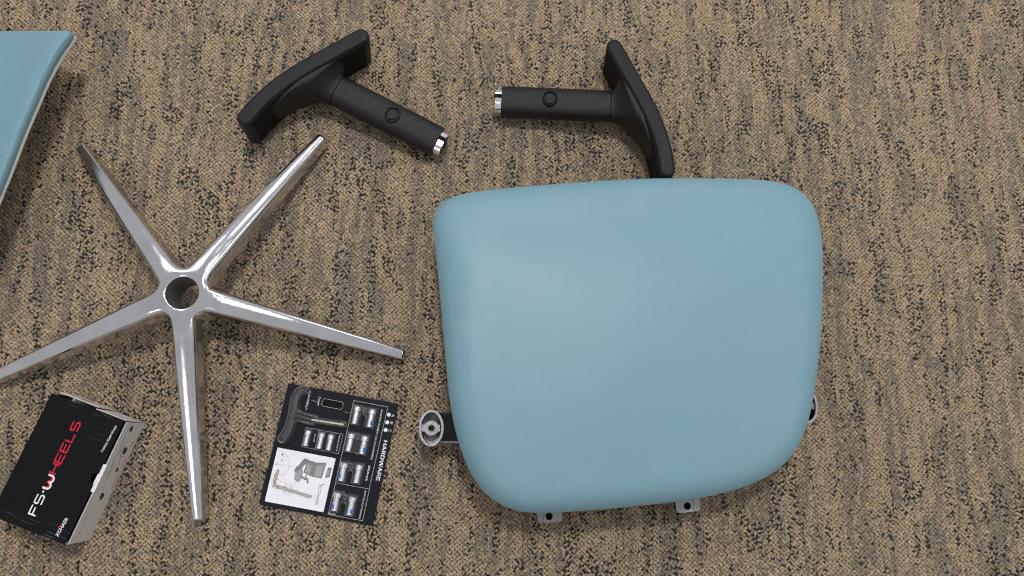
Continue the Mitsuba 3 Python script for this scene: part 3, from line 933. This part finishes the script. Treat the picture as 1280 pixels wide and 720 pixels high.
def bolt(x, y, length, r, label, blue=0.0, side=1):
    """A socket-head bolt lying along -y of the card, head at (x, y)."""
    k = thing('bolt', label, 'bolt', 'bolts on the hardware card')
    zc = BT + r * 1.24 + 0.0005
    x, y, L = x * mm, y * mm, length * mm
    hl = 0.0075
    put(k + '__head', cyl((x, y, zc), (x, y - hl, zc), r * 1.24, n=24, bev=0.0007), 'mat_zinc', MC, smooth=35)
    st, n = [], 14
    a = np.linspace(0, 2 * math.pi, 20, endpoint=False)
    rings = []
    for i in range(2 * n):
        rr = r * (1.0 if i % 2 else 0.94)
        yy = y - hl - (L - hl) * i / (2 * n - 1)
        rings.append(np.stack([x + rr * np.cos(a), np.full(20, yy), zc + rr * np.sin(a)], 1))
    put(k + '__shank', loft(rings), 'mat_zinc', MC, smooth=60)
    if blue:
        b = np.linspace(math.radians(90 - 55 * side - 45), math.radians(90 - 55 * side + 45), 10)
        rings = []
        y1 = y - L * 0.66
        for yy in np.linspace(y1, y1 - 0.006, 4):
            rr = r * 1.03
            rings.append(np.r_[np.stack([x + rr * np.cos(b), np.full(10, yy), zc + rr * np.sin(b)], 1), np.stack([x + (rr - .0006) * np.cos(b[::-1]), np.full(10, yy), zc + (rr - .0006) * np.sin(b[::-1])], 1)])
        put(k + '__thread_patch', loft(rings), 'mat_blue', MC, smooth=40)


rows = ['topmost', 'second', 'third', 'lowest']
PAIRS = [((26.6, 75.5), (49.6, 75), 0, 1), ((26.7, 34.5), (47.3, 34.5), 0, 1), ((25.8, -9), (48.2, -8), 1, 0), ((25.8, -52.5), (48.6, -54.5), 1, 1)]
for k, (pa, pb, ba, bb) in enumerate(PAIRS):
    for side, (p, b) in enumerate(((pa, ba), (pb, bb))):
        where = 'left' if side == 0 else 'right'
        bolt(p[0], p[1], 26, 0.0048, f'zinc bolt {"with" if b else "without"} blue thread patch, {where} one of the {rows[k]} pair beside the lettering', b, -1 if side == 0 else 1)
    w = thing('washer', f'ring washer between the two bolts of the {rows[k]} pair on the card', 'washer', 'washers on the hardware card')
    wx, wy = ((37.6, 71.5), (36.8, 30.5), (36.8, -12.8), (37.4, -57.2))[k]
    a = np.linspace(0, 2 * math.pi, 28, endpoint=False)
    rg = [np.stack([wx * mm + r * np.cos(a), wy * mm + r * np.sin(a), np.full(28, z)], 1) for r, z in
          ((0.0017, BT + .001), (0.0017, BT + 0.0046), (0.0021, BT + 0.0050), (0.0031, BT + .0050), (0.0035, BT + 0.0046), (0.0035, BT + .001))]
    put(w, loft(rg, False, False), 'mat_gunmetal', MC, smooth=40)
for x, where in ((-37.5, 'left of the three'), (-16.8, 'middle of the three'), (-2.6, 'right of the three')):
    bolt(x, 27.5, 23, 0.0040, f'small zinc bolt, {where} in the small frame under the wrench', 0)

# T-handled wrench in its bubble
k = thing('hex_wrench', 'hex wrench with a curved black T handle, at the upper left of the blister card', 'wrench')
ph = bez([(-57, 85.5), (-63, 81.5), (-66.5, 73), (-67, 62), (-65.5, 47), (-66, 30), (-68, 18), (-72.5, 9)], 8) * mm
sx_ = np.linspace(0, 1, len(ph))
rad = (3.2 + 2.2 * np.exp(-((sx_ - 0.5) / 0.28) ** 2)) * mm
rad[0] *= 0.55
rad[-1] *= 0.55
hp = np.c_[ph, np.full(len(ph), BT + 0.0065)]
put(k + '__handle', tube(hp, rad, 18), 'mat_handle', MC, smooth=50)
put(k + '__collar', cyl((-63 * mm, 45.5 * mm, BT + 0.0065), (-37 * mm, 43.3 * mm, BT + 0.006), 0.0052, 0.0036, 20, 0.0006), 'mat_gloss_black', MC, smooth=40)
put(k + '__shaft', cyl((-38 * mm, 43.5 * mm, BT + 0.0058), (11.5 * mm, 45.3 * mm, BT + 0.0055), 0.0023, n=6), 'mat_nickel', MC)

# plastic cover piece
k = thing('plastic_cover', 'flat dark rectangular cover piece with rounded ends next to the word Cover', 'plastic cover')
cv = sbox(-28.5 * mm, 66 * mm, 4 * mm, 78 * mm).buffer(-0.004).buffer(0.004)
put(k + '__plate', rounded_prism(cv.buffer(-0.0008), BT + 0.0004, BT + 0.0022, 0.0006, 3, 120), 'mat_dark', MC, smooth=40)
put(k + '__rim', solid(cv.difference(cv.buffer(-0.0007)), BT + 0.0002, BT + 0.0026), 'mat_cast', MC)

# leaflet on the card
k = thing('leaflet', 'white printed leaflet with a grey chair drawing on the lower left of the blister card', 'leaflet')
ML = MC
lf = sbox(-77.5 * mm, -84.2 * mm, 10.3 * mm, -5.4 * mm)
ZL = BT + 0.0016
put(k + '__sheet', rounded_prism(lf, BT + 0.0004, ZL, 0.0002, 1, 160), 'mat_paper', MC)


def poly(pts):
    return Polygon([(x * mm, y * mm) for x, y in pts])


ch_dark = unary_union([poly([(-36, -16), (-33, -14), (-27, -15.5), (-27, -17), (-31, -19), (-37, -30), (-42, -35), (-45, -34), (-44, -29), (-40, -25)]).buffer(.0006),
                       LineString([(x * mm, y * mm) for x, y in ((-34, -40), (-27, -43), (-24, -42), (-22, -47))]).buffer(0.0013),
                       LineString([(x * mm, y * mm) for x, y in ((-27, -36.5), (-26.5, -43))]).buffer(0.0009),
                       LineString([(x * mm, y * mm) for x, y in ((-26, -22), (-6, -19.5))]).buffer(0.0006),
                       poly([(-30.5, -15.5), (-18, -15.5), (-19, -37.5), (-31.5, -34)]).difference(poly([(-28.5, -21), (-21.5, -21), (-22, -34.5), (-29.5, -32)])),
                       poly([(-19, -17), (-1.5, -14), (-3.5, -37.5), (-18.5, -37.5)]).difference(poly([(-15, -20), (-4, -17.5), (-5.5, -35.5), (-15, -36)])),
                       poly([(3, -21), (7, -20.5), (7, -33), (2, -35)]).buffer(.0008).difference(poly([(2.6, -25), (5.5, -24), (5.5, -31), (2.6, -33)]))])
ch_mid = unary_union([poly([(-43.5, -30), (-37, -26), (-33, -34), (-34, -46), (-38, -48), (-42, -45)]).buffer(.0012), poly([(-28.5, -21), (-21.5, -21), (-22, -34.5), (-29.5, -32)]),
                      poly([(-15, -20), (-4, -17.5), (-5.5, -35.5), (-15, -36)]), poly([(2.6, -25), (5.5, -24), (5.5, -31), (2.6, -33)])]).difference(ch_dark)
put(k + '__chair_drawing', flat(ch_dark, ZL + .0001), 'mat_ink_grey', MC)
put(k + '__chair_drawing_001', flat(ch_mid, ZL + .0001), 'mat_ink_mid', MC)
arcp = [(-66 + 12 * math.sin(a) * 1.0, -29 - 15.5 * math.cos(a)) for a in np.linspace(0.1, math.pi - .1, 14)]
misc = unary_union([Point(-68 * mm, -14 * mm).buffer(.0016), Point(-66.5 * mm, -22.5 * mm).buffer(.0011), Point(-68.5 * mm, -37 * mm).buffer(.0011), Point(-71.5 * mm, -44.5 * mm).buffer(.0016)])
put(k + '__parts_drawing', flat(misc, ZL + .0001), 'mat_ink_grey', MC)
ln = unary_union([LineString([(x * mm, y * mm) for x, y in arcp]).buffer(.0002), frame([(-74, -29), (-48, -28.5)], .0002), frame([(-75, -28), (-71, -28)], .0003), frame([(-75, -30.5), (-71, -30.5)], .0003)]
                 + [frame([(x, -52 - (j % 3)), (x, -68 - 2 * (j % 2))], .00018) for j, x in enumerate((-54, -52, -50, -46, -44, -42))])
put(k + '__line_drawing', flat(ln, ZL + .0001), 'mat_ink_mid', MC)
card_text('XCHAIR', 4.6, (-4.6, -46.5), (-4.8, -76), False, 'mat_ink_grey', k, ZL + .0001)
tick = unary_union([frame([(x, y), (x + 3.2, y + 1.8)], .00035) for x, y in ((-68, -51), (-62, -53), (-67.5, -60.5), (-61, -61.5))] + [frame([(-2.2, -46.6), (2.2, -44.6)], .0004)])
put(k + '__red_print', flat(tick, ZL + .00015), 'mat_ink_red', MC)
cross = unary_union([frame([(x - 1.6, y - 1.6), (x + 1.4, y + 1.2)], .00032).union(frame([(x - 1.8, y + .8), (x + 1.4, y - 1.6)], .00032)) for x, y in ((-70, -61), (-63.5, -62))])
put(k + '__cross_print', flat(cross, ZL + .0001), 'mat_ink_grey', MC)

labels[k + '__red_print'] = {'kind': 'stuff'}
labels[k + '__line_drawing'] = {'kind': 'stuff'}
labels['cardboard_box__line_drawing'] = {'kind': 'stuff'}
labels['cardboard_box__red_print'] = {'kind': 'stuff'}
# L-shaped key on the leaflet
k = thing('hex_key', 'small L-shaped nickel hex key lying over the white leaflet', 'hex key')
hk = np.vstack([bez([(-68.2, -36.5), (-69.6, -49), (-70, -53.5), (-68.6, -57.5), (-64.5, -59.6), (-59.5, -60.3)], 8), np.array([[-35, -63.3], [-11.5, -66]])]) * mm
put(k, tube(np.c_[hk, np.full(len(hk), ZL + 0.0021)], 0.0020, 6), 'mat_nickel', MC, smooth=False)


# clear blister bubbles, heat-formed over what they hold
def bubble(poly2, h, r=0.0022):
    ring_ = ring_of(np.asarray(poly2.exterior.coords)[:-1], 140)
    nn = normals2(ring_)
    prof = [(0.0, BT + 0.0003)] + [(0.0012 + r * (1 - math.cos(a)) * 0.8, BT + h - r + r * math.sin(a)) for a in np.linspace(0, math.pi / 2, 7)]
    rings = [np.c_[ring_ - nn * i, np.full(140, z)] for i, z in prof]
    side = loft(rings, False, False)
    pv, pf = trimesh.creation.triangulate_polygon(Polygon(rings[-1][:, :2]).buffer(0), engine='earcut')
    if np.cross(np.r_[pv[pf[0][1]] - pv[pf[0][0]], 0], np.r_[pv[pf[0][2]] - pv[pf[0][0]], 0])[2] < 0:
        pf = pf[:, ::-1]
    top = trimesh.Trimesh(np.c_[pv, np.full(len(pv), BT + h)], pf, process=False)
    return side, top


def blister(shape, h, r=0.0022):
    side, top = bubble(shape, h, r)
    k = put('hardware_card__blister', top, 'mat_clear', MC)
    put(k + '__wall', side, 'mat_clear_wall', MC, smooth=50)


for pa, pb, _, _ in PAIRS:
    shp = unary_union([sbox((p[0] - 8) * mm, (p[1] - 29) * mm, (p[0] + 8) * mm, (p[1] + 3) * mm) for p in (pa, pb)] + [sbox(pa[0] * mm, (pb[1] - 12) * mm, pb[0] * mm, (pb[1] + 2.5) * mm)])
    blister(shp.buffer(.003).buffer(-.005).buffer(.002), 0.0145)
for x in (-37.5, -16.8, -2.6):
    blister(sbox((x - 5.8) * mm, 3.2 * mm, (x + 5.8) * mm, 29.6 * mm).buffer(-.002).buffer(.002), 0.0125)
wr_ = unary_union([LineString([(p[0], p[1]) for p in ph]).buffer(0.0078), LineString([(-63 * mm, 45.5 * mm), (-36 * mm, 43.5 * mm)]).buffer(0.0088), LineString([(-36 * mm, 43.6 * mm), (11 * mm, 45.3 * mm)]).buffer(0.0052)])
blister(wr_.buffer(.003).buffer(-.003), 0.0155, 0.003)

# ------------------------------------------------------------------ a speck of lint
q = at(1212, 565, G)
lm = trimesh.creation.icosphere(2, 0.0015)
lm.vertices *= [1.2, 0.9, 0.7]
lm.vertices *= (1 + 0.35 * (meshkit.noise(lm.vertices * 900) - .5))[:, None]
put('lint', lm, 'mat_lint', T().translate([q[0], q[1], G + 0.001]), smooth=True)
labels['lint'] = {'label': 'tiny white speck of lint on the bare carpet right of the seat', 'category': 'lint'}
